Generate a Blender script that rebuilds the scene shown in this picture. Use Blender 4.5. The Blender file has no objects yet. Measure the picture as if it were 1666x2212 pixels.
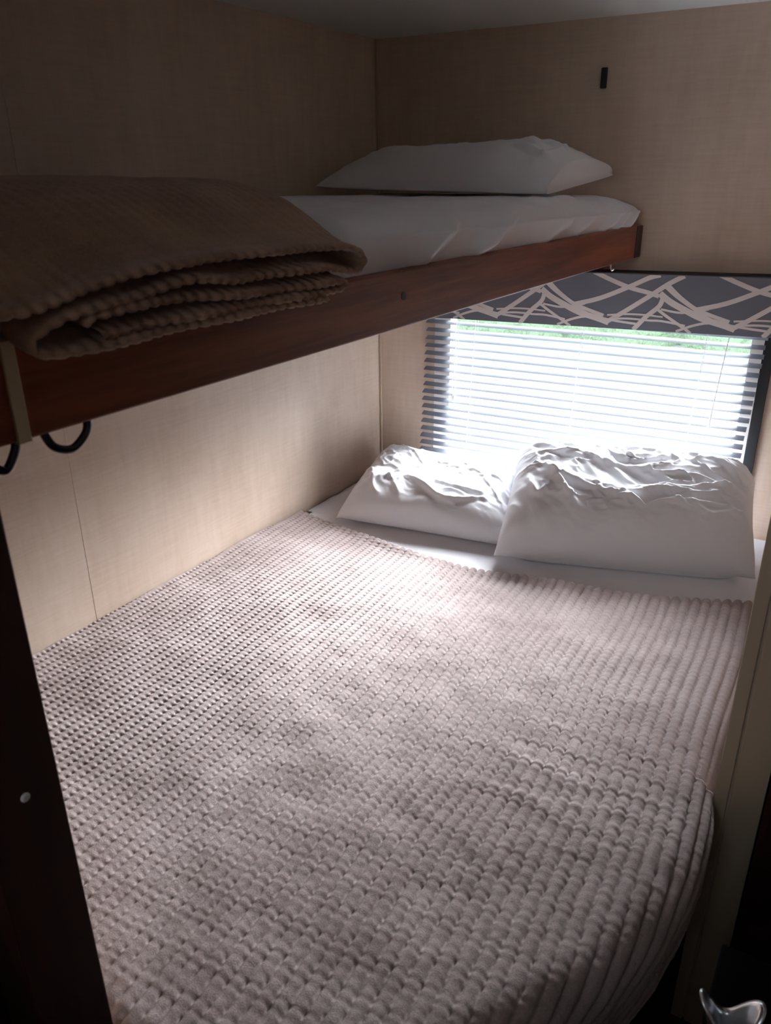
import bpy, bmesh, math
import numpy as np
from mathutils import Vector, Matrix, noise

C = bpy.context.scene.collection
H0 = 1.6                      # eye height above the floor; heights below are given relative to the eye
TH = math.radians(4.0)        # the window wall stands four degrees off square
CT, ST = math.cos(TH), math.sin(TH)
rng = np.random.default_rng(7)

# ------------------------------------------------------------------ camera
R = [[0.8460374646, -0.2032522438, 0.4928581275],
     [0.5330537095, 0.3374602783, -0.7758700299],
     [-0.0086227165, 0.9191349661, 0.3938484008]]
CAM = Vector((1.48688, -2.31337, H0))
cd = bpy.data.cameras.new('camera'); cam = bpy.data.objects.new('camera', cd); C.objects.link(cam)
m = Matrix([[R[i][0], R[i][1], R[i][2], CAM[i]] for i in range(3)] + [[0, 0, 0, 1]])
cam.matrix_world = m
cd.sensor_fit = 'VERTICAL'; cd.sensor_height = 36.0; cd.sensor_width = 27.1
cd.lens = 1690.0 / 2212.0 * 36.0
cd.clip_start = 0.02; cd.clip_end = 200
cd.dof.use_dof = True; cd.dof.focus_distance = 2.2; cd.dof.aperture_fstop = 10.0
bpy.context.scene.camera = cam

# ------------------------------------------------------------------ helpers
def tag(o, label=None, cat=None, group=None, kind=None):
    if label: o['label'] = label
    if cat: o['category'] = cat
    if group: o['group'] = group
    if kind: o['kind'] = kind
    return o

def empty(name, loc, label, cat, group=None):
    o = bpy.data.objects.new(name, None); C.objects.link(o); o.location = loc
    o.empty_display_size = 0.05
    return tag(o, label, cat, group)

def link(name, me, mat, parent=None, smooth=False):
    o = bpy.data.objects.new(name, me); C.objects.link(o)
    if mat is not None and not me.materials: me.materials.append(mat)
    if smooth:
        me.polygons.foreach_set('use_smooth', [True] * len(me.polygons))
    if parent is not None:
        o.parent = parent
        o.matrix_parent_inverse = Matrix.Translation(-parent.location)
    return o

def W(u, d, z):
    """window-wall frame: u along the wall from the corner, d metres into the room (negative = outside), z above eye"""
    return Vector((u * CT + d * ST, u * ST - d * CT, z + H0))

def box_bm(bm, p0, p1, frame=None, bev=0.0):
    b = bmesh.new()
    bmesh.ops.create_cube(b, size=1.0)
    for v in b.verts:
        v.co = Vector([(p0[i] + p1[i]) / 2 + v.co[i] * (p1[i] - p0[i]) for i in range(3)])
    if bev > 0:
        bmesh.ops.bevel(b, geom=list(b.edges), offset=bev, segments=3, profile=0.5, affect='EDGES')
    if frame:
        for v in b.verts: v.co = frame(*v.co)
    bmesh.ops.recalc_face_normals(b, faces=list(b.faces))
    t = bpy.data.meshes.new('t'); b.to_mesh(t); b.free()
    bm.from_mesh(t); bpy.data.meshes.remove(t)

def mk(name, boxes, mat, parent=None, frame=None, bev=0.0):
    bm = bmesh.new()
    for (a, b) in boxes: box_bm(bm, a, b, frame, bev)
    me = bpy.data.meshes.new(name); bm.to_mesh(me); bm.free()
    return link(name, me, mat, parent)

def zr(b):   # boxes given with eye-relative z to world z
    return [((a[0], a[1], a[2] + H0), (c[0], c[1], c[2] + H0)) for a, c in b]

def tube_me(name, pts, rad, seg=12, closed=False, radii=None):
    pts = [Vector(p) for p in pts]; n = len(pts); bm = bmesh.new(); rings = []
    prev = None
    for i, p in enumerate(pts):
        if closed: t = pts[(i + 1) % n] - pts[i - 1]
        else: t = pts[min(i + 1, n - 1)] - pts[max(i - 1, 0)]
        t.normalize()
        if prev is None:
            a = Vector((0, 0, 1)) if abs(t.z) < 0.9 else Vector((1, 0, 0))
            nx = t.cross(a).normalized()
        else:
            nx = (prev - t * prev.dot(t)).normalized()
        prev = nx; ny = t.cross(nx)
        r = radii[i] if radii else rad
        rings.append([bm.verts.new(p + (nx * math.cos(2 * math.pi * k / seg) + ny * math.sin(2 * math.pi * k / seg)) * r) for k in range(seg)])
    cnt = n if closed else n - 1
    for i in range(cnt):
        a, b = rings[i], rings[(i + 1) % n]
        for k in range(seg):
            bm.faces.new((a[k], a[(k + 1) % seg], b[(k + 1) % seg], b[k]))
    if not closed:
        bm.faces.new(rings[0][::-1]); bm.faces.new(rings[-1])
    bmesh.ops.recalc_face_normals(bm, faces=list(bm.faces))
    me = bpy.data.meshes.new(name); bm.to_mesh(me); bm.free()
    return me

def smooth_path(pts, sub=8):
    """Catmull-Rom through points (numpy n x k)"""
    P = np.asarray(pts, float); P = np.vstack([2 * P[0] - P[1], P, 2 * P[-1] - P[-2]]); out = []
    for i in range(1, len(P) - 2):
        for s in range(sub):
            t = s / sub
            out.append(0.5 * ((2 * P[i]) + (-P[i - 1] + P[i + 1]) * t + (2 * P[i - 1] - 5 * P[i] + 4 * P[i + 1] - P[i + 2]) * t * t + (-P[i - 1] + 3 * P[i] - 3 * P[i + 1] + P[i + 2]) * t ** 3))
    out.append(P[-2]); return np.array(out)

def grid_me(name, V, closed_u=False):
    """V: (nu, nv, 3) array -> quad grid mesh"""
    nu, nv = V.shape[:2]
    me = bpy.data.meshes.new(name)
    idx = np.arange(nu * nv).reshape(nu, nv)
    if closed_u: a = idx; b = np.roll(idx, -1, axis=0)
    else: a = idx[:-1]; b = idx[1:]
    F = np.stack([a[:, :-1], b[:, :-1], b[:, 1:], a[:, 1:]], axis=-1).reshape(-1, 4)
    me.vertices.add(nu * nv); me.vertices.foreach_set('co', V.reshape(-1).astype(np.float32))
    me.loops.add(F.size); me.loops.foreach_set('vertex_index', F.reshape(-1).astype(np.int32))
    me.polygons.add(len(F)); me.polygons.foreach_set('loop_start', (np.arange(len(F)) * 4).astype(np.int32))
    me.update(calc_edges=True); me.validate()
    return me

def vnoise(X, Y, seed=0):
    """cheap smooth value noise on numpy arrays, range about -1..1"""
    r = np.random.default_rng(seed); T = r.uniform(-1, 1, (64, 64))
    xi = np.floor(X).astype(int); yi = np.floor(Y).astype(int)
    fx = X - xi; fy = Y - yi; fx = fx * fx * (3 - 2 * fx); fy = fy * fy * (3 - 2 * fy)
    g = lambda a, b: T[a % 64, b % 64]
    return (g(xi, yi) * (1 - fx) + g(xi + 1, yi) * fx) * (1 - fy) + (g(xi, yi + 1) * (1 - fx) + g(xi + 1, yi + 1) * fx) * fy

def fbm(X, Y, seed=0, oct=4):
    s = 0; a = 1.0
    for k in range(oct):
        s = s + a * vnoise(X * 2 ** k + 13.7 * k, Y * 2 ** k + 5.1 * k, seed + k); a *= 0.5
    return s

def wrinkle(U, V, pts, w, amp):
    """ridge along a polyline in (u,v); tapers at both ends"""
    out = np.zeros_like(U); P = smooth_path(pts, 6); n = len(P)
    best = np.full(U.shape, 1e9); tt = np.zeros_like(U)
    for i in range(n - 1):
        a, b = P[i], P[i + 1]; d = b - a; L = d @ d + 1e-12
        t = np.clip(((U - a[0]) * d[0] + (V - a[1]) * d[1]) / L, 0, 1)
        dist = np.hypot(U - a[0] - t * d[0], V - a[1] - t * d[1])
        mk_ = dist < best; best = np.where(mk_, dist, best); tt = np.where(mk_, (i + t) / (n - 1), tt)
    prof = np.exp(-(best / w) ** 2)
    return amp * prof * np.clip(4 * tt, 0, 1) ** 0.7 * np.clip(4 * (1 - tt), 0, 1) ** 0.7

# ------------------------------------------------------------------ materials
class NT:
    def __init__(s, name):
        s.m = bpy.data.materials.new(name); s.m.use_nodes = True
        s.n = s.m.node_tree.nodes; s.l = s.m.node_tree.links
        s.b = s.n['Principled BSDF']; s.out = s.n['Material Output']
    def add(s, t, **k):
        x = s.n.new(t)
        for a, v in k.items():
            if a in x.inputs: x.inputs[a].default_value = v
            else: setattr(x, a, v)
        return x
    def ramp(s, src, stops):
        r = s.n.new('ShaderNodeValToRGB'); s.l.new(src, r.inputs[0])
        e = r.color_ramp.elements
        while len(e) < len(stops): e.new(0.5)
        for i, (p, c) in enumerate(stops): e[i].position = p; e[i].color = (*c, 1)
        return r
    def coords(s, scale=(1, 1, 1), rot=(0, 0, 0)):
        t = s.n.new('ShaderNodeTexCoord'); mp = s.n.new('ShaderNodeMapping')
        mp.inputs['Scale'].default_value = scale; mp.inputs['Rotation'].default_value = rot
        s.l.new(t.outputs['Object'], mp.inputs[0]); return mp.outputs[0]
    def noise(s, co, scale, detail=4, rough=0.55):
        x = s.add('ShaderNodeTexNoise'); x.inputs['Scale'].default_value = scale
        x.inputs['Detail'].default_value = detail; x.inputs['Roughness'].default_value = rough
        s.l.new(co, x.inputs['Vector']); return x.outputs['Fac']
    def bump(s, src, strength, dist):
        b = s.add('ShaderNodeBump'); b.inputs['Strength'].default_value = strength; b.inputs['Distance'].default_value = dist
        s.l.new(src, b.inputs['Height']); s.l.new(b.outputs[0], s.b.inputs['Normal'])
    def set(s, **k):
        for a, v in k.items(): s.b.inputs[a.replace('_', ' ')].default_value = v
        return s

def col(c): return (*c, 1)

def mat_plain(name, c, rough=0.6, metal=0.0, bump=None):
    t = NT(name); t.set(Base_Color=col(c), Roughness=rough, Metallic=metal)
    if bump: t.bump(t.noise(t.coords(), bump[0]), bump[1], bump[2])
    return t.m

def mat_wallpaper():
    t = NT('linen_wallpaper')
    a = t.noise(t.coords((45, 45, 7)), 1.0, 5, 0.6)         # vertical thread streaks
    b = t.noise(t.coords((9, 9, 130)), 1.0, 5, 0.6)         # horizontal thread streaks
    c = t.noise(t.coords((7, 7, 2.6)), 1.0, 4, 0.6)         # large mottling
    m1 = t.add('ShaderNodeMath', operation='ADD'); t.l.new(a, m1.inputs[0]); t.l.new(b, m1.inputs[1])
    m2 = t.add('ShaderNodeMath', operation='MULTIPLY_ADD'); t.l.new(c, m2.inputs[0]); m2.inputs[1].default_value = 1.5; t.l.new(m1.outputs[0], m2.inputs[2])
    m3 = t.add('ShaderNodeMath', operation='DIVIDE'); t.l.new(m2.outputs[0], m3.inputs[0]); m3.inputs[1].default_value = 3.5
    r = t.ramp(m3.outputs[0], [(0.34, (0.53, 0.405, 0.31)), (0.50, (0.605, 0.48, 0.385)), (0.68, (0.68, 0.555, 0.46))])
    t.l.new(r.outputs[0], t.b.inputs['Base Color']); t.set(Roughness=0.5)
    t.bump(m1.outputs[0], 0.15, 0.0006)
    return t.m

def mat_wood():
    t = NT('mahogany_stained_wood')
    co = t.coords((14, 1.2, 14)); n = t.noise(co, 2.0, 6, 0.65); f = t.noise(t.coords((160, 6, 160)), 1.0, 3, 0.5)
    m1 = t.add('ShaderNodeMath', operation='MULTIPLY_ADD'); t.l.new(f, m1.inputs[0]); m1.inputs[1].default_value = 0.35; t.l.new(n, m1.inputs[2])
    r = t.ramp(m1.outputs[0], [(0.45, (0.10, 0.021, 0.008)), (0.66, (0.19, 0.045, 0.016)), (0.85, (0.29, 0.075, 0.028))])
    t.l.new(r.outputs[0], t.b.inputs['Base Color']); t.set(Roughness=0.42)
    t.bump(f, 0.1, 0.0004); return t.m

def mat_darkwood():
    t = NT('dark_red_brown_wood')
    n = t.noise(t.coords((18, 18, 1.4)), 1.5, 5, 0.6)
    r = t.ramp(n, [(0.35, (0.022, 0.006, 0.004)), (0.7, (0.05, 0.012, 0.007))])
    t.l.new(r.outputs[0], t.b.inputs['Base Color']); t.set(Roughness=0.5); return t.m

def mat_cotton():
    t = NT('white_cotton')
    n = t.noise(t.coords((1, 1, 1)), 900, 2, 0.5)
    t.set(Base_Color=(0.86, 0.87, 0.91, 1), Roughness=0.85, Sheen_Weight=0.15)
    t.bump(n, 0.08, 0.0004); return t.m

def mat_blanket(name, lo, hi):
    t = NT(name)
    n = t.noise(t.coords(), 420, 3, 0.6); w = t.noise(t.coords(), 9, 4, 0.6)
    mx = t.add('ShaderNodeMath', operation='MULTIPLY_ADD'); t.l.new(w, mx.inputs[0]); mx.inputs[1].default_value = 0.6
    m2 = t.add('ShaderNodeMath', operation='MULTIPLY'); t.l.new(n, m2.inputs[0]); m2.inputs[1].default_value = 0.4; t.l.new(m2.outputs[0], mx.inputs[2])
    r = t.ramp(mx.outputs[0], [(0.38, lo), (0.62, hi)])
    t.l.new(r.outputs[0], t.b.inputs['Base Color']); t.set(Roughness=0.95, Sheen_Weight=0.25, Sheen_Roughness=0.6)
    t.bump(n, 0.5, 0.0015); return t.m

def mat_slat():
    t = NT('translucent_white_slat')
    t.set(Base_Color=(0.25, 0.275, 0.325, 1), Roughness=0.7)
    tr = t.add('ShaderNodeBsdfTranslucent'); tr.inputs[0].default_value = (0.82, 0.88, 0.97, 1)
    mx = t.add('ShaderNodeMixShader'); mx.inputs[0].default_value = 0.06
    t.l.new(t.b.outputs[0], mx.inputs[1]); t.l.new(tr.outputs[0], mx.inputs[2]); t.l.new(mx.outputs[0], t.out.inputs[0])
    return t.m

def mat_glass():
    t = NT('window_glass')
    g = t.add('ShaderNodeBsdfGlossy'); g.inputs['Roughness'].default_value = 0.02
    tr = t.add('ShaderNodeBsdfTransparent'); tr.inputs[0].default_value = (0.95, 0.97, 0.97, 1)
    fr = t.add('ShaderNodeFresnel'); fr.inputs[0].default_value = 1.3
    mx = t.add('ShaderNodeMixShader'); t.l.new(fr.outputs[0], mx.inputs[0]); t.l.new(tr.outputs[0], mx.inputs[1]); t.l.new(g.outputs[0], mx.inputs[2])
    t.l.new(mx.outputs[0], t.out.inputs[0]); return t.m

M_WALL = mat_wallpaper(); M_WOOD = mat_wood(); M_DARK = mat_darkwood(); M_COT = mat_cotton()
M_BLK = mat_blanket('cream_pink_ribbed_throw', (0.36, 0.28, 0.26), (0.53, 0.435, 0.42))
M_BLK2 = mat_blanket('tan_brown_ribbed_throw', (0.29, 0.155, 0.092), (0.44, 0.26, 0.165))
M_SLAT = mat_slat(); M_GLASS = mat_glass()
M_CEIL = mat_plain('ceiling_white', (0.80, 0.84, 0.84), 0.7, bump=(300, 0.05, 0.001))
M_FLOOR = mat_plain('dark_vinyl_floor', (0.05, 0.035, 0.028), 0.5)
M_BEIGE = mat_plain('beige_edge_strip', (0.66, 0.52, 0.33), 0.5)
M_TRIM = mat_plain('beige_trim', (0.50, 0.40, 0.29), 0.45)
M_BLACK = mat_plain('black_painted_metal', (0.012, 0.013, 0.016), 0.35)
M_STEEL = mat_plain('dark_steel', (0.07, 0.07, 0.075), 0.3, 1.0)
M_CHROME = mat_plain('chrome', (0.85, 0.88, 0.92), 0.28, 1.0)
M_CORD = mat_plain('white_cord', (0.85, 0.86, 0.85), 0.6)
M_WAND = mat_plain('clear_plastic_wand', (0.62, 0.60, 0.60), 0.25)
M_FRAME = mat_plain('pale_window_frame', (0.82, 0.80, 0.77), 0.45)
M_NAVY = mat_plain('slate_fabric', (0.125, 0.125, 0.145), 0.9, bump=(900, 0.2, 0.0004))
M_PINK = mat_plain('pale_pink_print', (0.56, 0.49, 0.46), 0.9, bump=(900, 0.2, 0.0004))
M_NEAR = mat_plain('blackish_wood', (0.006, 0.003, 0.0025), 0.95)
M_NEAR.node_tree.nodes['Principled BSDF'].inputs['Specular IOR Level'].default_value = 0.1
M_BASE = mat_plain('bed_platform_board', (0.03, 0.022, 0.018), 0.7)
M_CONC = mat_plain('pale_concrete', (0.62, 0.62, 0.60), 0.9)
M_LEAF = mat_plain('hedge_leaf', (0.34, 0.46, 0.28), 0.7, bump=(6, 1.0, 0.2))

def struct(o): o['kind'] = 'structure'; return o

# ------------------------------------------------------------------ room shell
ZC, ZF = 0.384, -1.6
YB = -4.3; XR = 2.35
struct(mk('floor', zr([((-0.06, YB, ZF - 0.05), (XR, 0.3, ZF))]), M_FLOOR))
struct(mk('ceiling', zr([((-0.06, YB, ZC), (XR, 0.3, ZC + 0.04))]), M_CEIL))
struct(mk('wall_left', zr([((-0.06, YB, ZF), (0.0, 0.0, ZC))]), M_WALL))
# window wall with an opening
uo0, uo1, zo0, zo1 = 0.262, 1.218, -0.96, -0.36
T = 0.05
struct(mk('wall_window', [((-0.06, -T, ZF), (uo0, 0, ZC)), ((uo1, -T, ZF), (XR + 0.1, 0, ZC)),
                          ((uo0, -T, ZF), (uo1, 0, zo0)), ((uo0, -T, zo1), (uo1, 0, ZC))], M_WALL, frame=W))
struct(mk('wall_back', zr([((0, YB - 0.05, ZF), (XR, YB, ZC))]), M_WALL))
struct(mk('wall_cabin', zr([((XR, YB, ZF), (XR + 0.05, 0.3, ZC))]), M_WALL))
# partition along the bed, its end facing the aisle
PY = -1.085
def yw(x): return x * math.tan(TH)
struct(mk('wall_right', zr([((1.402, PY, ZF), (1.476, 0.085, ZC))]), M_WALL))
struct(mk('trim_1', zr([((1.398, PY - 0.006, ZF), (1.4205, PY, ZC))]), M_TRIM, bev=0.0015))
struct(mk('trim_2', zr([((1.425, PY - 0.006, ZF), (1.476, PY, ZC))]), M_TRIM, bev=0.0015))
struct(mk('wall_foot', zr([((0.0, -2.05, ZF), (0.838, -1.985, ZC))]), M_WALL))
struct(mk('trim_3', zr([((0.0, -1.2935, ZF), (0.0005, -1.2815, ZC))]), M_WALL))
struct(mk('trim_4', [((0.0, 0.0, ZF), (0.008, 0.008, ZC))], M_TRIM, frame=lambda u, d, z: W(u + .001, d, z), bev=0.002))
# dark door beside the aisle
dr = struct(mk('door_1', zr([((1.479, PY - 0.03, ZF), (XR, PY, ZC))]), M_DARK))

# ------------------------------------------------------------------ window
wn = struct(mk('window_1', [((uo0 - 0.045, 0.0, zo0 - .02), (uo0 + 0.012, 0.012, zo1)), ((uo1 - 0.035, 0.0, zo0 - .02), (uo1 + 0.026, 0.012, zo1)),
                            ((uo0 + .012, 0.0, zo1 - 0.03), (uo1 - 0.035, 0.012, zo1 + 0.02)), ((uo0 + .012, 0.0, zo0 - 0.02), (uo1 - 0.035, 0.012, zo0 + 0.02)),
                            ((uo0, -0.04, zo0), (uo0 + 0.012, 0.0, zo1)), ((uo1 - 0.012, -0.04, zo0), (uo1, 0.0, zo1)),
                            ((uo0 + .012, -0.04, zo1 - .012), (uo1 - .012, 0.0, zo1)), ((uo0 + .012, -0.04, zo0), (uo1 - .012, 0.0, zo0 + .012)),
                            ], M_FRAME, frame=W, bev=0.0015))
mk('frame_edge', [((uo1 - 0.002, 0.0, zo0 - .02), (uo1 + 0.027, 0.014, zo1))], M_BLACK, wn, frame=W, bev=.0015)
mk('window_pane', [((uo0 + 0.012, -0.028, zo0 + 0.012), (uo1 - 0.012, -0.024, zo1 - 0.012))], M_GLASS, wn, frame=W)

# ------------------------------------------------------------------ venetian blind
bl = empty('venetian_blind', W(0.7, 0.03, -0.37), 'white horizontal slat venetian blind hanging half open in the window', 'blind')
SH = 0.045
BT = -0.405; BBOT = -0.925; pitch = 0.0262
def slat_x(u, z): return u + SH * (z - BT)
tilt = math.radians(-22)
ns = int((BT - BBOT) / pitch)
for i in range(ns):
    z0 = BT - 0.008 - i * pitch
    nu, nv = 25, 7
    V = np.zeros((nu, nv, 3)); jit = rng.uniform(-0.02, 0.02); du = rng.uniform(-.0015, .0015)
    for a in range(nu):
        u = 0.199 + (1.2235 - 0.199) * a / (nu - 1)
        for b in range(nv):
            s = b / (nv - 1) * 2 - 1                                   # -1 outside edge, +1 room edge
            dd = 0.0120 * s * math.cos(tilt + jit); dz = 0.0120 * s * math.sin(tilt + jit) + 0.0016 * (1 - s * s)
            p = W(slat_x(u, z0) + du, 0.030 + dd, z0 + dz + 0.0006 * math.sin(u * 9 + i))
            V[a, b] = p
    o = link('slat', grid_me('slat', V), M_SLAT, bl, True)
mk('head_rail', [((0.199, 0.014, -0.402), (1.2235, 0.046, -0.375))], M_CORD, bl, frame=W, bev=0.002)
mk('bottom_rail', [((slat_x(0.2, -.94), 0.018, -0.945), (slat_x(1.2235, -.94), 0.042, -0.930))], M_CORD, bl, frame=W, bev=0.003)
for u in (0.374, 0.719, 1.07):
    for dd in (0.0165, 0.0435):
        pts = []
        for k in range(60):
            z = BT - 0.005 - (k / 59) * 0.52
            pts.append(W(slat_x(u, z) + 0.0008 * math.sin(z * 240), dd, z))
        link('ladder_cord', tube_me('ladder_cord', pts, 0.0009, 5), M_CORD, bl, True)
for dx in (-0.004, 0.004):
    pts = [W(slat_x(0.317 + dx + 0.0012 * math.sin(k * .7 + dx * 300), BT - k * .0085), 0.050, BT - k * 0.0085) for k in range(32)]
    link('lift_cord', tube_me('lift_cord', pts, 0.0008, 5), M_CORD, bl, True)
    e = pts[-1]
    link('tassel', tube_me('tassel', [e, e - Vector((0, 0, .008)), e - Vector((0, 0, .025)), e - Vector((0, 0, .028))], 0.003, 10, radii=[.0012, .003, .0042, .002]), M_CORD, bl, True)
pts = [W(1.128 + SH * (-k * .0115) - 0.0006 * k * .4, 0.052, BT - k * 0.0115) for k in range(26)]
w_ = link('tilt_wand', tube_me('tilt_wand', pts, 0.0015, 6, radii=[0.0013] * 18 + [0.0016, .002, .0026, .0032, .0036, .0036, .003, .0015]), M_WAND, bl, True)
w_['label'] = 'slim greyish plastic tilt wand with thicker tip'

# ------------------------------------------------------------------ valance with printed pattern
va = empty('window_valance', W(0.7, 0.0, -0.33), 'slate grey fabric valance box printed with pale crossing lines above the blind', 'valance')
def VZ(u): return 0.015 * (u - 0.3)          # it hangs a little higher on the right
V0, V1, VB, VTp, VD = 0.155, 1.392, -0.421, -0.268, 0.060
def VF(u, d, z): return W(u, d, z + VZ(u) + 0.0)
mk('valance_box', [((V0, 0.0535, VB), (V1, VD, VTp)), ((V0, 0.0, VTp - .008), (V1, 0.0535, VTp)), ((V0, 0.0, VB), (V0 + .008, 0.0535, VTp - .008)),
                   ((V1 - .008, 0.0, VB), (V1, 0.0535, VTp - .008))], M_NAVY, va, frame=VF)
mk('top_shadow_strip', [((V0, 0.0, VTp), (V1, VD + .003, VTp + .006))], mat_plain('painted_shadow_line', (.035, .03, .032), .8), va, frame=VF, bev=0.0025)  # dark strip paints in the thin shadow along the valance top

RC = np.array(R); CAMv = np.array(CAM)
def unproject_wall(x, y, off):
    r = RC @ np.array([x - 833.0, 1106.0 - y, -1690.0]); nrm = np.array([-ST, CT, 0.0])
    c = np.array([CAMv[0], CAMv[1], 0.0]); t = (-off - c @ nrm) / (r @ nrm); p = c + r * t
    return p[0] * CT + p[1] * ST, p[2]
UNIT = [  # (width px in the 2.5x crop, polyline)
    (24, [(700, 262), (800, 310), (900, 352), (1000, 380), (1060, 400)]),
    (26, [(600, 442), (740, 410), (900, 348), (1010, 300), (1070, 285)]),
    (26, [(770, 540), (860, 490), (1000, 405), (1110, 335), (1200, 290)]),
    (13, [(1090, 345), (1150, 400), (1240, 465), (1350, 530), (1480, 565), (1640, 590)]),
    (34, [(1065, 385), (1120, 430), (1200, 475), (1290, 520), (1400, 555), (1470, 580)]),
    (20, [(1115, 345), (1180, 410), (1260, 470), (1330, 500), (1440, 540)]),
    (26, [(920, 580), (990, 510), (1060, 455), (1085, 400)]),
    (16, [(1050, 470), (1110, 515), (1190, 570), (1230, 600)]),
    (12, [(1070, 470), (1180, 490), (1290, 478), (1330, 470)]),
    (12, [(790, 522), (900, 520), (1000, 530), (1080, 535), (1200, 560)]),
    (10, [(780, 500), (900, 496), (1000, 502), (1080, 512)]),
    (14, [(1150, 590), (1240, 560), (1330, 545), (1420, 560)]),
]
d_px = 2.5
pbm = bmesh.new()
p_du, p_dz = 0.342, 0.0
def clip_poly(poly, ax, lim, sgn):
    out = []
    for i in range(len(poly)):
        a, b = poly[i - 1], poly[i]; fa = sgn * (a[ax] - lim) <= 0; fb = sgn * (b[ax] - lim) <= 0
        if fa != fb:
            t = (lim - a[ax]) / (b[ax] - a[ax]); out.append(tuple(a[k] + t * (b[k] - a[k]) for k in (0, 1)))
        if fb: out.append(tuple(b))
    return out
lay = 0
for rep in range(-3, 3):
    for wpx, pl in UNIT:
        P = smooth_path([(*unproject_wall(1000 + x / d_px, 480 + y / d_px, VD),) for x, y in pl], 4)
        P[:, 1] -= np.array([VZ(u) for u in P[:, 0]]); P[:, 0] += rep * p_du
        wdt = wpx / d_px * 0.00125 * 0.5
        tan = np.gradient(P, axis=0); tan /= np.linalg.norm(tan, axis=1)[:, None]; nn = np.stack([-tan[:, 1], tan[:, 0]], 1)
        A = P + nn * wdt; B = P - nn * wdt
        lay += 1; off = VD + 0.0003 + 0.00002 * (lay % 12)
        for i in range(len(P) - 1):
            poly = [tuple(A[i]), tuple(B[i]), tuple(B[i + 1]), tuple(A[i + 1])]
            for ax, lim, s in ((0, V0, -1), (0, V1, 1), (1, VB, -1), (1, VTp, 1)):
                if poly: poly = clip_poly(poly, ax, lim, s)
            if len(poly) >= 3:
                vs = [pbm.verts.new(VF(u, off, z)) for u, z in poly]
                try: pbm.faces.new(vs)
                except ValueError: pass
bmesh.ops.remove_doubles(pbm, verts=pbm.verts, dist=1e-6)
pm = bpy.data.meshes.new('line_print'); pbm.to_mesh(pm); pbm.free()
pr = link('line_print', pm, M_PINK, va); pr['label'] = 'pale pink crossing line pattern'

# ------------------------------------------------------------------ lower bed: platform and mattress
bed = empty('lower_bed', (0.7, -0.95, 0.0), 'wide lower bunk bed with white fitted sheet filling the space below the bunk', 'bed')
# rounded plan outline of the mattress (foot right corner is cut round)
def outline():
    P = [(-0.6, 0.6), (1.394, 0.6), (1.394, -1.10)]
    P += [(1.405, -1.16), (1.408, -1.24), (1.404, -1.32), (1.385, -1.42), (1.345, -1.54), (1.28, -1.66), (1.20, -1.79), (1.09, -1.90), (0.98, -1.955), (0.88, -1.968), (-0.6, -1.97)]
    return np.array(P)
OUT = outline()
def sdist(X, Y):
    """signed distance to the outline (negative inside) and outward direction"""
    best = np.full(X.shape, 1e9); gx = np.zeros_like(X); gy = np.zeros_like(X); n = len(OUT); inside = np.zeros(X.shape, bool)
    for i in range(n):
        a, b = OUT[i], OUT[(i + 1) % n]; d = b - a; L = d @ d
        t = np.clip(((X - a[0]) * d[0] + (Y - a[1]) * d[1]) / L, 0, 1)
        qx = a[0] + t * d[0]; qy = a[1] + t * d[1]; dist = np.hypot(X - qx, Y - qy)
        k = dist < best; best = np.where(k, dist, best); gx = np.where(k, X - qx, gx); gy = np.where(k, Y - qy, gy)
        cr = ((a[1] > Y) != (b[1] > Y)) & (X < (b[0] - a[0]) * (Y - a[1]) / (b[1] - a[1] + 1e-12) + a[0])
        inside ^= cr
    s = np.where(inside, -1.0, 1.0); nrm = np.maximum(best, 1e-9)
    return best * s, gx / nrm * s, gy / nrm * s
# mattress mesh: plan polygon extruded with rounded top edge
def mattress_me():
    P = [(0.004, 0.0), (0.004, -1.93)] ; P = []
    P += [(1.388, yw(1.388) - 0.004), (1.388, -1.10)] + [tuple(p - np.array([0.012, 0.0])) for p in OUT[3:12]] + [(0.6, -1.955), (0.004, -1.955), (0.004, -0.004)]
    P = [Vector((p[0], p[1])) for p in P]; n = len(P)
    c = sum(P, Vector((0, 0))) / n
    bm = bmesh.new(); rings = []
    for (ins, z) in [(0.03, -1.15), (0.0, -1.14), (0.0, -1.04), (0.006, -1.02), (0.018, -1.008), (0.035, -1.003)]:
        ring = []
        for i in range(n):
            a, b = P[i - 1], P[(i + 1) % n]; t = (b - a).normalized(); nrm = Vector((-t.y, t.x))
            if (c - P[i]).dot(nrm) < 0: nrm = -nrm
            q = P[i] + nrm * ins; ring.append(bm.verts.new((q.x, q.y, z + H0)))
        rings.append(ring)
    for r0, r1 in zip(rings, rings[1:]):
        for i in range(n): bm.faces.new((r0[i], r0[(i + 1) % n], r1[(i + 1) % n], r1[i]))
    bm.faces.new(rings[0]); bm.faces.new(rings[-1])
    bmesh.ops.recalc_face_normals(bm, faces=list(bm.faces))
    me = bpy.data.meshes.new('mattress'); bm.to_mesh(me); bm.free(); return me
link('mattress', mattress_me(), M_COT, bed)
mk('bed_platform', zr([((0.004, -1.93, ZF + .0), (1.36, -0.02, -1.15))]), M_BASE, bed)
# rumpled tuck of sheet in the corner by the left wall
nu = 40
U, Vv = np.meshgrid(np.linspace(0, 1, nu), np.linspace(0, 1, nu), indexing='ij')
X = 0.006 + 0.15 * U; Y = -0.06 - 0.40 * Vv
Zz = -1.002 + (0.022 * np.exp(-((U - 0.35) / .32) ** 2) * np.sin(np.pi * Vv) ** 0.6 + 0.008 * fbm(U * 4, Vv * 7, 5)) * np.sin(np.pi * np.clip(U + .05, 0, 1)) ** .5 * np.sin(np.pi * Vv) ** 0.5 - 0.0015
link('sheet_fold', grid_me('sheet_fold', np.stack([X, Y, Zz + H0], -1)), M_COT, bed, True)

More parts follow.
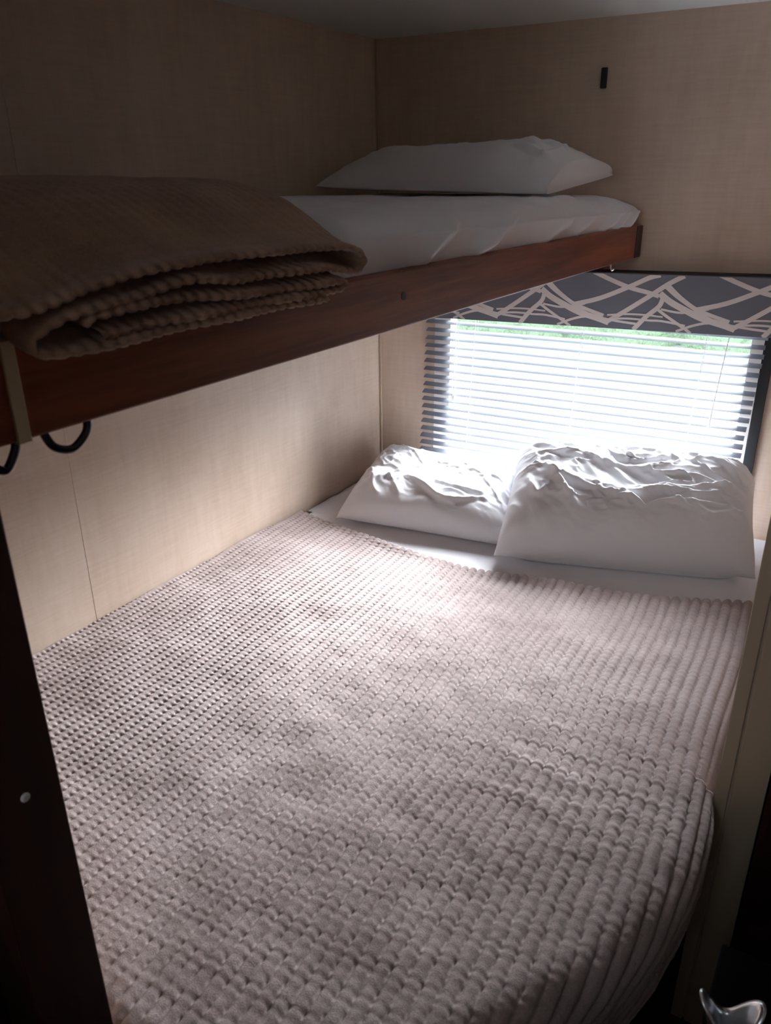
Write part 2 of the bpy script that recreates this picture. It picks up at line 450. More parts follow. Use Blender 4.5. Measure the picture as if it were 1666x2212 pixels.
# ------------------------------------------------------------------ ribbed blanket on the lower bed
RP, RQ = 0.0232, 0.0175
def ribs(s, t, A, B):
    """ribs of pitch RP across s with pinched pits every RQ along t"""
    f = s / RP; k = np.floor(f); fr = f - k
    r = np.sqrt(np.clip(1 - (2 * fr - 1) ** 2, 0, 1))                  # round rib cross-section
    ph = t / RQ + 0.12 * np.sin(k * 2.1)
    c = 0.5 - 0.5 * np.cos(2 * np.pi * ph)
    valley = 1 - r
    return A * r ** 0.9 + A * 0.03 * c * r + B * (1 - (1 - c) ** 4) * valley ** 0.5

edge_px = np.array([(0.0, -0.490), (0.141, -0.517), (0.422, -0.571), (0.638, -0.583), (0.893, -0.551), (1.118, -0.494), (1.338, -0.395), (1.45, -0.35)])
ex = np.linspace(-0.1, 1.5, 200); ey = np.interp(ex, edge_px[:, 0], edge_px[:, 1])
ey = np.convolve(np.pad(ey, 12, mode='edge'), np.ones(25) / 25, 'valid')
step = 0.0025
a0, a1 = 0.0045, 1.49
na = int((a1 - a0) / step); 
xs = np.linspace(a0, a1, na); 
head = np.interp(xs, ex, ey)
L = 1.72; nb = int(L / step)
ts = np.linspace(0, 1, nb)
Xg = xs[:, None] + 0 * ts[None, :]
foot = -2.12
Yg = head[:, None] + (foot - head[:, None]) * ts[None, :]
TR = math.radians(4.0)
# rib coordinate, slightly fanned
S_ = Xg * math.cos(TR) + (Yg + 0.5) * math.sin(TR) + 0.010 * fbm(Xg * 1.7, Yg * 1.7, 21, 3)
T_ = -Xg * math.sin(TR) + Yg * math.cos(TR) + 0.006 * fbm(Xg * 2.5 + 9, Yg * 2.5, 25, 3)
flat0 = np.clip((0.85 - Xg) / 0.6, 0, 1)
fl = np.clip(flat0 * 1.25 + 0.12 * fbm(Xg * 3, Yg * 3, 91, 2), 0, 1)
h = ribs(S_, T_, 0.0100, 0.0006) * (1 + 0.3 * (1 - fl))
fr_ = S_ / RP - np.floor(S_ / RP); rd = np.sqrt(np.clip(1 - (2 * fr_ - 1) ** 2, 0, 1))
pits = np.clip(1 - rd, 0, 1) ** 0.7 * (0.5 + 0.5 * np.cos(2 * np.pi * (T_ / 0.0132 + 0.12 * np.sin(np.floor(S_ / RP + .5) * 2.1)))) ** 1.5
h = h * (1 - fl) + (0.0026 * rd ** 0.7 + 0.0050 - 0.0040 * pits) * fl - 0.0012 * pits * (1 - fl)
# the left half lies flatter and more dotted than ribbed
flat = np.clip((0.75 - Xg) / 0.6 + 0.15 * fbm(Xg * 3, Yg * 3, 31, 3), 0, 1)
pit = np.sqrt(np.clip(1 - (2 * (S_ / RP - np.floor(S_ / RP)) - 1) ** 2, 0, 1))

# soft undulation and creases
und = 0.0045 * fbm(Xg * 2.4, Yg * 2.0, 3, 3) + 0.0022 * fbm(Xg * 9, Yg * 9, 12, 3)
cre = 0
for pts, w, amp in [([(0.93, -1.26), (1.05, -1.20), (1.20, -1.23), (1.38, -1.17)], 0.014, 0.008),
                    ([(0.98, -1.34), (1.12, -1.30), (1.28, -1.33), (1.42, -1.27)], 0.013, 0.009),
                    ([(1.05, -1.11), (1.2, -1.08), (1.38, -1.05)], 0.011, 0.006),
                    ([(0.90, -1.38), (1.00, -1.42), (1.15, -1.43), (1.32, -1.40)], 0.012, 0.007),
                    ([(1.10, -0.93), (1.22, -0.95), (1.38, -0.93)], 0.010, 0.004),
                    ([(0.35, -1.05), (0.5, -1.12), (0.72, -1.16)], 0.02, 0.003),
                    ([(0.12, -0.95), (0.3, -1.0), (0.5, -0.98)], 0.03, 0.004),
                    ([(0.45, -0.80), (0.62, -0.86), (0.8, -0.84)], 0.025, 0.004),
                    ([(0.9, -0.9), (1.0, -1.0), (1.06, -1.12)], 0.03, 0.004)]:
    cre = cre + wrinkle(Xg + .02 * fbm(Xg * 9, Yg * 9, 77, 2), Yg + .02 * fbm(Xg * 9, Yg * 9 + 40, 78, 2), pts, w * 1.3, amp * .14)
loc = np.exp(-((Xg - 1.24) / .22) ** 2 - ((Yg + 1.24) / .18) ** 2)
cre = cre + 0.0014 * loc * fbm(S_ / 0.06 + 0.6 * fbm(Xg * 12, Yg * 12, 95, 2), T_ / 0.014, 93, 2)
sd, gx, gy = sdist(Xg, Yg)
rr = 0.055
e = np.maximum(sd + rr, 0)
phi = np.minimum(e / rr, np.pi / 2)
hor = rr * np.sin(phi); drop = rr * (1 - np.cos(phi)) + np.maximum(e - rr * np.pi / 2, 0)
ey_ = np.maximum(e - rr * np.pi / 2, 0)
bx = Xg - gx * e + gx * hor; by = Yg - gy * e + gy * hor
bz = -0.9985 - drop
# outward normal of the draped base
nx = gx * np.sin(phi); ny = gy * np.sin(phi); nz = np.cos(phi)
fold = (0.010 * np.sin(S_ * 21) + 0.012 * fbm(Xg * 7, Yg * 7, 41, 2)) * np.clip(ey_ / 0.08, 0, 1)
# beside the partition the cloth is tucked down: no outward bulge
tuck = (Yg > PY + 0.0).astype(float)
H = h + und * (1 - np.clip(drop / .03, 0, 1) * .6) + cre + np.maximum(fold, -0.002)
H = np.where(tuck > 0, H * np.clip(1 - np.clip(e / rr, 0, 1) * 0.9, 0, 1), H)
bump_wall = np.clip(1 - Xg / 0.02, 0, 1)
PX = bx + nx * H; PYY = by + ny * H; PZ = bz + nz * H
PZ = PZ + 0.002 * bump_wall
PZ = np.maximum(PZ, -1.30)
PX = np.where((PYY > PY - 0.008) & (PX > 1.396), 1.396, PX)
# thick hem at the head end: last rows roll under, and the edge lifts where it bows away from the sheet
lift = 0.007 * np.clip(np.sin((xs - 0.10) * 5.4), 0, 1) + 0.010 * np.exp(-((xs - 0.85) / 0.16) ** 2)
back = np.linspace(1, 0, 17)[None, :] ** 1.5
PZ[:, :17] += lift[:, None] * back
fz = S_[:, 0] / RP; fz = fz - np.floor(fz)
sc = np.sqrt(np.clip(1 - (2 * fz - 1) ** 2, 0, 1))
PYY[:, 0] += 0.0055 * sc; PYY[:, 1] += 0.0045 * sc; PYY[:, 2] += 0.002 * sc
extra = []
for k, (dy, dz) in enumerate([(0.0020, -0.0035), (0.0012, -0.0065), (-0.004, -0.0085), (-0.012, -0.009)]):
    extra.append(np.stack([PX[:, 0], PYY[:, 0] + dy * (0.4 + .6 * sc), np.maximum(PZ[:, 0] + dz * (0.6 + 0.6 * sc), -1.0025)], -1))
G = np.stack([PX, PYY, PZ], -1)
G = np.concatenate([np.stack(extra[::-1], 1), G], 1)
G[:, :, 2] += H0
bk = link('ribbed_blanket', grid_me('ribbed_blanket', G), M_BLK, None, True)
tag(bk, 'large cream pink ribbed blanket spread flat over the lower bed', 'blanket')

# ------------------------------------------------------------------ pillows
def pillow_me(name, quad, top, bot, nu, nv, pu, pv, wr, seed, nz_amp, rest=None, crk=0.005, uo=0.0, sag=None):
    """quad = front-left, front-right, back-right, back-left corners of the seam; domed top and bottom; wr = wrinkle list"""
    fl, fr, br, bl_ = [np.array(q, float) for q in quad]
    U, V = np.meshgrid(np.linspace(0, 1, nu), np.linspace(0, 1, nv), indexing='ij')
    def surf(sign):
        # seam outline pinches in a little between the corners
        Ue = U; Ve = V
        inb = 0.018 * np.sin(np.pi * U) * (1 - 2 * V) ** 3; inu = 0.014 * np.sin(np.pi * V) * (1 - 2 * U) ** 3
        u2 = U + inu; v2 = V + inb
        P = (fl[None, None] * ((1 - u2) * (1 - v2))[..., None] + fr[None, None] * (u2 * (1 - v2))[..., None]
             + br[None, None] * (u2 * v2)[..., None] + bl_[None, None] * ((1 - u2) * v2)[..., None])
        nrm = np.cross(fr - fl, bl_ - fl); nrm = nrm / np.linalg.norm(nrm)
        up = nrm * 0.65 + np.array([0, 0, 1]) * 0.35; up /= np.linalg.norm(up)
        pr = np.clip(1 - np.abs(2 * U * (1 - uo) - 1) ** pu, 0, 1) ** 0.5 * np.clip(1 - np.abs(2 * V - 1) ** pv, 0, 1) ** 0.5
        if sign > 0:
            hh = top * pr * (1 + 0.10 * fbm(U * 2.2, V * 1.8, seed, 2))
            w = 0
            for pts, wd, am in wr: w = w + wrinkle(U + 0.012 * fbm(U * 6, V * 6, seed + 3, 2), V + 0.012 * fbm(U * 6 + 7, V * 6, seed + 4, 2), pts, wd, am)
            rdg = 1 - np.abs(fbm((U * 0.9 + V * 0.5) * 9, (V * 0.9 - U * 0.35) * 5 + fbm(U * 4, V * 4, seed + 31, 2), seed + 30, 3)) * 1.6
            w = w + crk * np.clip(rdg, 0, 1) ** 2 * np.clip((V - 0.16) / 0.12, 0, 1)
            edge = np.clip(np.minimum(np.minimum(U, 1 - U), np.minimum(V, 1 - V)) * 14, 0, 1)
            hh = hh + (w + nz_amp * fbm(U * 6 + V * 2, V * 4 + 1.2 * fbm(U * 3, V * 3, seed + 20, 2), seed + 9, 4)) * edge
        else:
            hh = 0 * pr
            k = np.clip(pr * 2.0 - 0.35, 0, 1) * (rest is not None)
            zb_ = (rest if rest is not None else 0)
            P = P.copy(); P[..., 2] = P[..., 2] * (1 - k) + zb_ * k
            if rest is None: hh = -bot * pr
        if sag is not None: P = P + sag(U, V)[..., None] * np.array([0, 0, 1.0])
        return P + up * hh[..., None]
    A = surf(1); B = surf(-1)
    bm = bmesh.new()
    if uo > 0:
        ra = [bm.verts.new((*A[-1, j, :2], A[-1, j, 2] + H0)) for j in range(nv)]
        rm = [bm.verts.new((A[-1, j, 0] - 0.012, A[-1, j, 1], (A[-1, j, 2] + B[-1, j, 2]) / 2 + H0)) for j in range(nv)]
        rb_ = [bm.verts.new((*B[-1, j, :2], B[-1, j, 2] + H0)) for j in range(nv)]
        for j in range(nv - 1):
            bm.faces.new((ra[j], rm[j], rm[j + 1], ra[j + 1])); bm.faces.new((rm[j], rb_[j], rb_[j + 1], rm[j + 1]))
    for S, flip in ((A, False), (B, True)):
        vs = [[bm.verts.new((*S[i, j, :2], S[i, j, 2] + H0)) for j in range(nv)] for i in range(nu)]
        for i in range(nu - 1):
            for j in range(nv - 1):
                f = (vs[i][j], vs[i + 1][j], vs[i + 1][j + 1], vs[i][j + 1])
                bm.faces.new(f[::-1] if flip else f)
    bmesh.ops.remove_doubles(bm, verts=bm.verts, dist=1e-5)
    me = bpy.data.meshes.new(name); bm.to_mesh(me); bm.free(); return me

wrL = [([(0.10, 0.18), (0.20, 0.30), (0.32, 0.33)], 0.020, 0.009), ([(0.20, 0.36), (0.28, 0.25), (0.36, 0.12)], 0.016, 0.010),
       ([(0.30, 0.36), (0.42, 0.28), (0.55, 0.16), (0.66, 0.14)], 0.018, 0.014), ([(0.55, 0.16), (0.68, 0.18), (0.82, 0.26)], 0.013, 0.010),
       ([(0.45, 0.36), (0.6, 0.30), (0.8, 0.30)], 0.016, 0.008), ([(0.12, 0.34), (0.17, 0.22), (0.23, 0.12)], 0.013, 0.008),
       ([(0.04, 0.5), (0.12, 0.36), (0.16, 0.2)], 0.02, 0.009), ([(0.55, 0.22), (0.62, 0.26), (0.72, 0.22)], 0.012, 0.007)]
p1 = pillow_me('pillow', [(0.145, -0.492, -0.985), (0.715, -0.400, -0.985), (0.610, -0.035, -0.925), (0.045, -0.045, -0.925)], 0.098, 0.012, 170, 110, 6, 3.6, wrL, 11, 0.0035, rest=-1.0015, crk=0.006)
tag(link('pillow', p1, M_COT, None, True), 'flat white pillow by the left wall at the head of the lower bed', 'pillow', 'white pillows')

wrR = [([(0.10, 0.50), (0.30, 0.40), (0.50, 0.36), (0.66, 0.40), (0.85, 0.46)], 0.030, 0.014),
       ([(0.16, 0.56), (0.22, 0.38), (0.30, 0.22)], 0.022, 0.016), ([(0.08, 0.50), (0.11, 0.34), (0.14, 0.28), (0.19, 0.40)], 0.016, 0.013),
       ([(0.20, 0.46), (0.35, 0.34), (0.50, 0.30), (0.56, 0.22)], 0.020, 0.013), ([(0.56, 0.22), (0.66, 0.30), (0.80, 0.30), (0.92, 0.34)], 0.020, 0.010),
       ([(0.12, 0.74), (0.35, 0.64), (0.6, 0.62), (0.9, 0.72)], 0.028, 0.010), ([(0.55, 0.56), (0.75, 0.56), (0.95, 0.48)], 0.018, 0.011),
       ([(0.72, 0.44), (0.85, 0.52), (0.96, 0.56)], 0.016, 0.011), ([(0.66, 0.34), (0.82, 0.40), (0.97, 0.36)], 0.016, 0.010),
       ([(0.78, 0.18), (0.88, 0.28), (0.97, 0.30)], 0.02, 0.011), ([(0.80, 0.86), (0.88, 0.72), (0.97, 0.62)], 0.02, 0.009),
       ([(0.05, 0.86), (0.14, 0.80), (0.22, 0.70)], 0.02, 0.010), ([(0.3, 0.8), (0.42, 0.74), (0.6, 0.78)], 0.025, 0.008)]
p2 = pillow_me('pillow', [(0.690, -0.498, -0.975), (1.332, -0.262, -0.978), (1.265, -0.020, -0.800), (0.570, -0.080, -0.815)], 0.135, 0.020, 220, 150, 6, 3.4, wrR, 23, 0.0055, rest=-1.0015, crk=0.010)
tag(link('pillow', p2, M_COT, None, True), 'large creased white pillow propped up under the right half of the blind', 'pillow', 'white pillows')

# ------------------------------------------------------------------ upper bunk
bunk = empty('upper_bunk', (0.42, -0.95, H0 - 0.2), 'upper bunk with reddish brown wooden rail fixed across the left wall', 'bunk bed')
def rail_bm():
    bm = bmesh.new(); b = bmesh.new(); bmesh.ops.create_cube(b, size=1)
    y0, y1 = -1.953, yw(0.84) - 0.001
    for v in b.verts:
        v.co = Vector(((0.826 if v.co.x < 0 else 0.850), (y0 if v.co.y < 0 else y1), (-0.2165 if v.co.z < 0 else -0.131) + H0))
    bmesh.ops.bevel(b, geom=list(b.edges), offset=0.003, segments=3, profile=0.5, affect='EDGES')
    me = bpy.data.meshes.new('rail'); b.to_mesh(me); b.free(); return me
rail = link('rail', rail_bm(), M_WOOD, bunk)
o = link('screw_hole', tube_me('screw_hole', [(0.8485, -1.253, H0 - .169), (0.8506, -1.253, H0 - .169)], 0.0060, 14), M_BLACK, rail)
mk('end_cap', zr([((0.8503, -0.000, -0.2155), (0.8515, 0.055, -0.132))]), M_DARK, rail)
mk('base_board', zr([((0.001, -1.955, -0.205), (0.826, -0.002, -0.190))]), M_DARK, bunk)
mk('support_cleat', [((0.002, 0.001, -0.2535), (0.755, 0.033, -0.2055))], M_WOOD, bunk, frame=W, bev=0.002)
mk('wall_cleat', zr([((0.001, -1.95, -0.25), (0.03, -0.05, -0.2055))]), M_WOOD, bunk)
es = mk('edge_strip', zr([((0.824, -1.9245, -0.2185), (0.8525, -1.9110, -0.126))]), M_BEIGE, bunk, bev=0.001)
es['label'] = 'beige strip over the rail end'
def loop(y0, y1, name='ladder_loop'):
    pts = smooth_path([(0.838, y1, H0 - .205), (0.8425, y1 + .001, H0 - .2185), (0.846, y1 - .006, H0 - .229), (0.847, (y0 + y1) / 2, H0 - .2385), (0.846, y0 + .006, H0 - .232), (0.8425, y0, H0 - .2185), (0.838, y0, H0 - .205)], 6)
    return link(name, tube_me(name, pts, 0.0042, 12), M_STEEL, bunk, True)
lp = loop(-1.892, -1.845); lp['label'] = 'dark metal loop under the rail'
loop(-1.985 + .03, -1.985 + .062)
# small hook near the window wall
hp = smooth_path([(0.836, -0.165, H0 - .214), (0.838, -0.166, H0 - .226), (0.842, -0.168, H0 - .233), (0.848, -0.169, H0 - .230)], 5)
link('small_hook', tube_me('small_hook', hp, 0.0022, 10), M_CHROME, bunk, True)

# ------------------------------------------------------------------ bunk mattress in a white sheet
def soft_slab():
    ny, ns_ = 360, 90
    y0, y1 = -1.935, 0.0
    ys = np.linspace(0, 1, ny)
    # cross-section: from under front edge, up the front face, over the top, down at the wall
    x0, x1, zb_, r = 0.006, 0.818, -0.186, 0.034
    out = np.zeros((ny, ns_, 3))
    for i, t in enumerate(ys):
        y = y0 + (y1 - y0) * t
        top = -0.053 + 0.016 * np.clip(-y / 1.45, 0, 1.3) 
        top -= 0.030 * float(np.clip((-y - 1.38) / 0.06, 0, 1))
        # end rounding
        de = min(t, 1 - t) * (y1 - y0)
        re = 0.055
        k = 0.0 if de > re else (1 - math.sqrt(max(0, 1 - (1 - de / re) ** 2)))
        zt = top - k * 0.052; xe = x1 - k * 0.020 + 0.014 * (1 - k)
        path = np.array([[x1 - .012, zb_ + .004], [x1 - .002, zb_ + .02], [xe, (-0.131 + zt) / 2 - .004], [xe - 0.004, zt - .040], [xe - .022, zt - .022], [xe - .06, zt - .010], [xe - 0.14, zt - .001], [0.4, zt + 0.002], [0.1, zt], [x0 + .02, zt - .008], [x0, zt - 0.03], [x0, zb_ + .004]])
        sp = smooth_path(path, 12)
        d = np.r_[0, np.cumsum(np.linalg.norm(np.diff(sp, axis=0), axis=1))]
        # denser sampling on the visible front
        q = np.r_[np.linspace(0, 0.26, 60), np.linspace(0.28, d[-1], ns_ - 60)]
        xx = np.interp(q, d, sp[:, 0]); zz = np.interp(q, d, sp[:, 1])
        out[i, :, 0] = xx; out[i, :, 1] = y; out[i, :, 2] = zz
    Yc = out[..., 1]; Q = np.broadcast_to(np.r_[np.linspace(0, 0.26, 60), np.linspace(0.28, 1.0, ns_ - 60)][None], Yc.shape)
    w = 0.0040 * fbm(Yc * 5 + Q * 8, Q * 9, 61, 3)
    for pts, wd, am in [([(-1.02, 0.05), (-0.93, 0.10), (-0.80, 0.15)], 0.020, 0.010), ([(-1.22, 0.04), (-1.15, 0.09), (-1.05, 0.14)], 0.02, 0.006),
                        ([(-0.50, 0.05), (-0.40, 0.10), (-0.33, 0.16)], 0.015, 0.006), ([(-0.30, 0.05), (-0.22, 0.10), (-0.15, 0.17)], 0.011, 0.009),
                        ([(-0.22, 0.04), (-0.16, 0.09), (-0.10, 0.15)], 0.009, 0.008), ([(-0.14, 0.04), (-0.09, 0.08), (-0.04, 0.13)], 0.010, 0.008),
                        ([(-0.75, 0.04), (-0.62, 0.08), (-0.50, 0.10)], 0.018, 0.005), ([(-0.62, 0.2), (-0.5, 0.17), (-0.3, 0.19)], 0.02, 0.004)]:
        w = w + wrinkle(Yc + .01 * fbm(Yc * 20, Q * 20, 66, 2), Q, pts, wd, am * 3.2)
    msk = np.clip((Q - 0.035) / 0.02, 0, 1) * (out[..., 0] > 0.03)
    cz = np.array([0.4, 0.0, -0.12])
    front = np.clip((out[..., 0] - 0.76) / 0.05, 0, 1) * np.clip((-0.04 - out[..., 2]) / .03, 0, 1)
    out[..., 0] += w * msk * front * 1.0; out[..., 2] += w * msk * (1 - front)
    # follow the skewed wall at the head end
    out[..., 1] = y0 + (out[..., 1] - y0) * ((yw(1) * out[..., 0] - 0.004 - y0) / (y1 - y0))
    out[..., 2] += H0
    me = grid_me('bunk_mattress', out)
    bm = bmesh.new(); bm.from_mesh(me)
    bmesh.ops.holes_fill(bm, edges=[e_ for e_ in bm.edges if e_.is_boundary], sides=0)
    bmesh.ops.recalc_face_normals(bm, faces=list(bm.faces))
    bm.to_mesh(me); bm.free(); return me
mt = link('bunk_mattress', soft_slab(), M_COT, None, True)
tag(mt, 'thin mattress in a white sheet lying on the upper bunk', 'mattress')

wrU = [([(0.70, 0.80), (0.80, 0.55), (0.88, 0.25)], 0.03, 0.008), ([(0.76, 0.4), (0.86, 0.30), (0.97, 0.22)], 0.02, 0.009), ([(0.80, 0.7), (0.9, 0.55), (0.98, 0.5)], 0.02, 0.008),
       ([(0.05, 0.45), (0.2, 0.4), (0.35, 0.45)], 0.03, 0.005), ([(0.9, 0.12), (0.93, 0.4), (0.97, 0.7)], 0.012, 0.006)]
p3 = pillow_me('pillow', [(0.070, -0.430, -0.022), (0.752, -0.440, -0.040), (0.790, -0.070, 0.000), (0.050, -0.075, -0.030)], 0.100, 0.010, 120, 80, 3.0, 2.0, wrU, 47, 0.0030, crk=0.004, uo=0.045)
tag(link('pillow', p3, M_COT, None, True), 'white pillow on the mattress of the upper bunk', 'pillow', 'white pillows')

# ------------------------------------------------------------------ folded throw on the bunk
def folded():
    # profile of the folded sheet at the front edge: (y, z) read along the layers
    F = [(-1.945, -0.100), (-1.911, -0.099), (-1.843, -0.088), (-1.758, -0.078), (-1.622, -0.077), (-1.492, -0.080), (-1.440, -0.086), (-1.418, -0.099), (-1.432, -0.113),
         (-1.493, -0.1035), (-1.60, -0.101), (-1.661, -0.101), (-1.728, -0.0935), (-1.80, -0.103), (-1.87, -0.107), (-1.905, -0.118),
         (-1.915, -0.130), (-1.900, -0.139), (-1.852, -0.1405), (-1.736, -0.139), (-1.62, -0.139), (-1.506, -0.140)]
    # a second, inner fold between the two
    Fi = [(-1.86, -0.121), (-1.845, -0.112), (-1.743, -0.111), (-1.649, -0.118), (-1.53, -0.1215), (-1.474, -0.1225), (-1.455, -0.1275), (-1.474, -0.1325), (-1.60, -0.1305), (-1.74, -0.1295), (-1.85, -0.130)]
    Bk = [(-1.945, -0.004), (-1.911, -0.004), (-1.843, -0.003), (-1.758, -0.002), (-1.622, -0.002), (-1.492, -0.003), (-1.430, -0.006), (-1.408, -0.013), (-1.420, -0.020),
          (-1.493, -0.0135), (-1.60, -0.013), (-1.661, -0.013), (-1.728, -0.013), (-1.80, -0.013), (-1.87, -0.014), (-1.905, -0.019),
          (-1.915, -0.024), (-1.900, -0.0285), (-1.852, -0.0295), (-1.736, -0.0295), (-1.62, -0.0295), (-1.506, -0.0295)]
    Bi = [(y, -0.018 - (i % 2) * 0 - (0.007 if i > 6 else 0.0)) for i, (y, z) in enumerate(Fi)]
    out = []
    th_ = 0.0045
    for FF, BB, sd_ in ((F, Bk, 1), (Fi, Bi, 2)):
        f = smooth_path(FF, 14); b = smooth_path(BB, 14)
        d = np.r_[0, np.cumsum(np.linalg.norm(np.diff(f, axis=0), axis=1))]
        n = int(d[-1] / 0.0032); q = np.linspace(0, d[-1], n)
        f = np.stack([np.interp(q, d, f[:, k]) for k in (0, 1)], 1); b = np.stack([np.interp(q, d, b[:, k]) for k in (0, 1)], 1)
        nx_ = 190; xs_ = np.linspace(0.10, 0.884, nx_)
        # droop over the mattress edge
        t = np.interp(xs_, [.1, .6, .685, .73, .765, .80, .841, .865, .884], [0, 0, .05, .15, .30, .52, .82, .95, 1.0])
        P = b[:, None, :] * (1 - t)[None, :, None] + f[:, None, :] * t[None, :, None]
        # top silhouette swells a little with soft hills
        S = q[:, None] + 0 * xs_[None]; X = xs_[None] + 0 * q[:, None]
        P = P.copy(); P[..., 1] += 0.003 * fbm(P[..., 0] * 6, X * 6, 71, 3) * (1 - t)[None]
        tg = np.gradient(P, axis=0); tg /= np.linalg.norm(tg, axis=2)[..., None] + 1e-9
        nn = np.stack([-tg[..., 1], tg[..., 0]], -1)                      # points up on the top layer
        rb = ribs(S * 1.45, X * 1.15, 0.0038, 0.0018)
        up = P + nn * (th_ * 0.2 + rb)[..., None]; lo = P - nn * (th_ * 0.2 + rb * 0.8)[..., None]
        xr = X + 0.004 * np.sin(S * 40) * (t[None]) + 0.003 * np.sqrt(np.clip(np.sin(S * 1.45 / RP * np.pi) ** 2, 0, 1)) * (X > 0.87)
        A = np.stack([xr, up[..., 0], up[..., 1]], -1); B = np.stack([xr, lo[..., 0], lo[..., 1]], -1)
        mid = np.stack([xr[:, -1] + 0.0045, P[:, -1, 0], P[:, -1, 1]], -1)
        G = np.concatenate([A, mid[:, None], B[:, ::-1]], 1)
        out.append(G)
    bm = bmesh.new()
    for G in out:
        G[..., 2] += H0
        me = grid_me('t', G); bm.from_mesh(me); bpy.data.meshes.remove(me)
    me = bpy.data.meshes.new('folded_throw'); bm.to_mesh(me); bm.free(); return me
ft = link('folded_throw', folded(), M_BLK2, None, True)
tag(ft, 'folded tan brown knitted throw hanging over the foot end of the bunk rail', 'blanket')

# ------------------------------------------------------------------ post, bracket, cabinet, fitting
po = empty('wooden_post', (0.87, -2.02, 0.0), 'dark brown wooden post standing at the foot of the beds', 'post')
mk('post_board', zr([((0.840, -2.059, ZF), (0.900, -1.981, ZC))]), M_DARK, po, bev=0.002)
sc_ = link('screw_cap', tube_me('screw_cap', [(0.8995, -2.018, H0 - .526), (0.9015, -2.018, H0 - .526), (0.9025, -2.018, H0 - .526)], 0.005, 14, radii=[.0045, .0045, .003]), mat_plain('pale_cap', (.75, .77, .75), .4), po)
sc_['label'] = 'small pale screw cap'
br = mk('wall_bracket', [((0.697, 0.0, 0.216), (0.7135, 0.008, 0.266))], M_BLACK, None, frame=W, bev=0.002)
tag(br, 'small black rectangular bracket high on the wall above the bunk pillow', 'bracket')
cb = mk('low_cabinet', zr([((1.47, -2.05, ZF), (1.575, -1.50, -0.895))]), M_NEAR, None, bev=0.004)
kc = mk('added_light_blocker', zr([((0.86, -3.6, ZF), (2.3, -2.68, -0.50))]), M_DARK, None, bev=0.004)  # added out of view to block the cabin light from the bed foot
tag(kc, 'unseen dark brown block added behind the viewer to shade the bed foot', 'cabinet')
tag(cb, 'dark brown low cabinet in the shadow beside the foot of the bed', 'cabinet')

def fitting():
    nt, nr = 96, 14; cx, cy, cz = 1.495, -1.654, -0.893
    G = np.zeros((nt, 2 * nr + 1, 3))
    for i in range(nt):
        a = 2 * math.pi * i / nt
        wing = (0.5 + 0.5 * math.cos(2 * (a - math.radians(18)))) ** 1.15
        Rm = 0.020 + 0.012 * wing; Hm = 0.052 + 0.041 * wing
        prof = []
        for k in range(nr):
            s = k / (nr - 1); prof.append((0.011 + (Rm - 0.011) * s ** 1.6, Hm * s))
        prof.append((Rm + 0.0004, Hm + 0.002)); prof[-2] = (prof[-2][0] + .0008, prof[-2][1])
        for k in range(nr):
            s = 1 - k / (nr - 1); prof.append((max(0.0, 0.011 + (Rm - 0.011) * s ** 1.6 - 0.0045 - (0.004 if s < .5 else 0) * (1 - 2 * s if s < .5 else 0)), 0.004 + (Hm - 0.004) * s))
        for k, (r_, z_) in enumerate(prof): G[i, k] = (cx + r_ * math.cos(a), cy + r_ * math.sin(a), cz + z_ + H0)
    me = grid_me('chrome_fitting', G, closed_u=True)
    return me
ff = link('chrome_fitting', fitting(), M_CHROME, None, True)
tag(ff, 'shiny chrome winged fitting with two upright lobes on the dark cabinet', 'metal fitting')
wd = mk('dark_fill_block', zr([((0.001, -3.1, ZF), (0.838, -2.052, ZC - .001))]), M_DARK, None)  # dark block added so the opening behind the post stays dark
tag(wd, 'dark tall block added behind the post to keep the lower left edge dark', 'cabinet')

# ------------------------------------------------------------------ outside
struct(mk('ground', [((-25, -40.0, -2.45), (25, -0.6, -2.4))], M_CONC, frame=W))
def hedge():
    nu, nv = 160, 26; G = np.zeros((nu, nv, 3))
    for i in range(nu):
        for j in range(nv):
            a = j / (nv - 1) * math.pi; u = -14 + 30 * i / (nu - 1)
            n_ = noise.noise(Vector((u * 1.3, j * .35, 0))) * .5 + noise.noise(Vector((u * 4, j * 1.1, 5))) * .2
            G[i, j] = W(u, -(11.0 - (1.1 + n_) * math.cos(a)), -2.4 + (3.4 + n_) * math.sin(a) ** .6)
    return grid_me('hedge', G)
hd = link('hedge', hedge(), M_LEAF, None, True); tag(hd, 'green hedge outside seen between the upper slats', 'hedge', None, 'stuff')

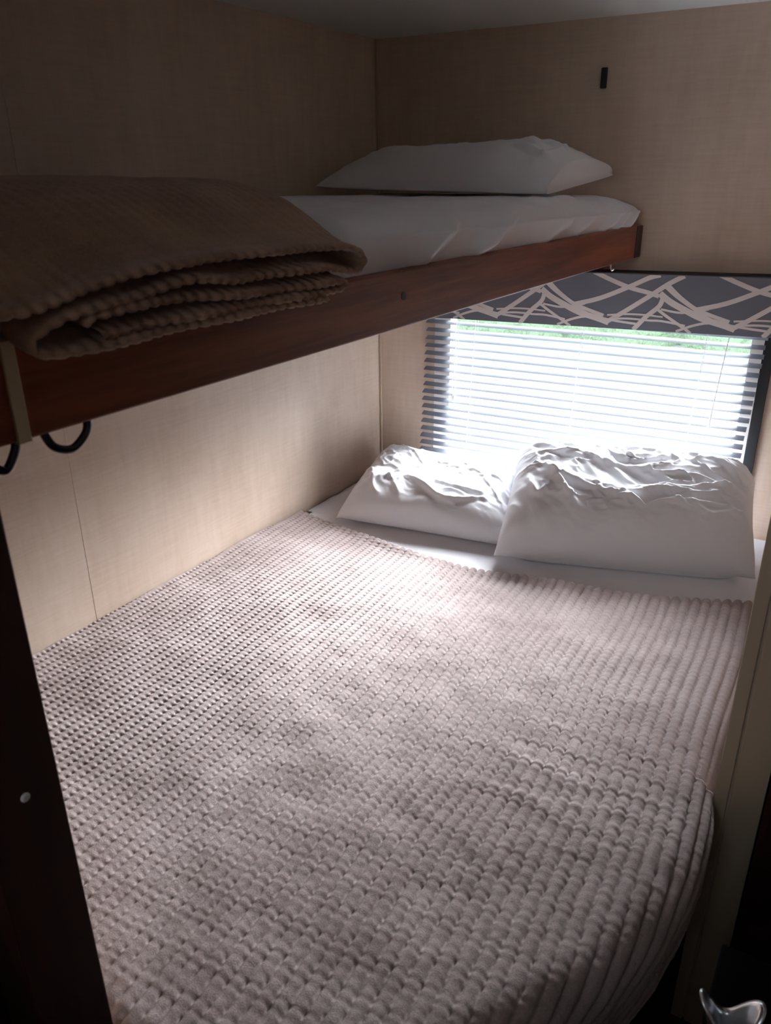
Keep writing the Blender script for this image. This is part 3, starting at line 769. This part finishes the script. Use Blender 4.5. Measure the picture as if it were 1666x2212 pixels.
# ------------------------------------------------------------------ light
w = bpy.data.worlds.new('sky'); bpy.context.scene.world = w; w.use_nodes = True
nt_ = w.node_tree; bg = nt_.nodes['Background']
bg.inputs[1].default_value = 1.0
tc = nt_.nodes.new('ShaderNodeTexCoord'); sx = nt_.nodes.new('ShaderNodeSeparateXYZ'); rp = nt_.nodes.new('ShaderNodeValToRGB')
nt_.links.new(tc.outputs['Generated'], sx.inputs[0]); nt_.links.new(sx.outputs['Z'], rp.inputs[0]); nt_.links.new(rp.outputs[0], bg.inputs[0])
el = rp.color_ramp.elements                              # hazy sky: brightest low over the horizon
el[0].position = 0.0; el[0].color = (2.2, 2.4, 2.7, 1); el[1].position = 1.0; el[1].color = (1.2, 1.5, 2.0, 1)
for p_, c_ in ((0.10, (3.6, 3.9, 4.5)), (0.45, (3.4, 3.7, 4.3)), (0.7, (1.5, 1.8, 2.2))):
    q_ = el.new(p_); q_.color = (*c_, 1)
sl = bpy.data.lights.new('sun', 'SUN'); sl.energy = 50.0; sl.angle = math.radians(50); sl.color = (0.97, 0.955, 1.0)
so = bpy.data.objects.new('sun', sl); C.objects.link(so)
dirv = Vector((-0.15, -0.87, -0.52)).normalized()         # travelling direction: from behind the window wall, high up
so.rotation_euler = dirv.to_track_quat('-Z', 'Y').to_euler()
# daylight entering the cabin behind the camera
al = bpy.data.lights.new('cabin_window_light', 'AREA'); al.shape = 'RECTANGLE'; al.size = 0.50; al.size_y = 0.5; al.energy = 4.9; al.color = (0.86, 0.93, 1.0)
ao = bpy.data.objects.new('cabin_window_light', al); C.objects.link(ao)
ao.location = (1.17, YB + 0.06, H0 + 0.10); ao.rotation_euler = Vector((0.0, 1.0, 0.22)).to_track_quat('-Z', 'Y').to_euler()
# window portal guides the sky light
pl_ = bpy.data.lights.new('window_daylight', 'AREA'); pl_.shape = 'RECTANGLE'; pl_.size = uo1 - uo0; pl_.size_y = zo1 - zo0; pl_.cycles.is_portal = True
pob = bpy.data.objects.new('window_daylight', pl_); C.objects.link(pob)
pob.location = W((uo0 + uo1) / 2, -0.045, (zo0 + zo1) / 2); pob.rotation_euler = Vector((ST, -CT, 0)).to_track_quat('-Z', 'Y').to_euler()

sc = bpy.context.scene
sc.view_settings.view_transform = 'Standard'; sc.view_settings.look = 'None'; sc.view_settings.gamma = 1.0
sc.view_settings.exposure = 0.32; sc.view_settings.use_curve_mapping = False
sc.cycles.max_bounces = 10; sc.cycles.diffuse_bounces = 9; sc.cycles.transparent_max_bounces = 8
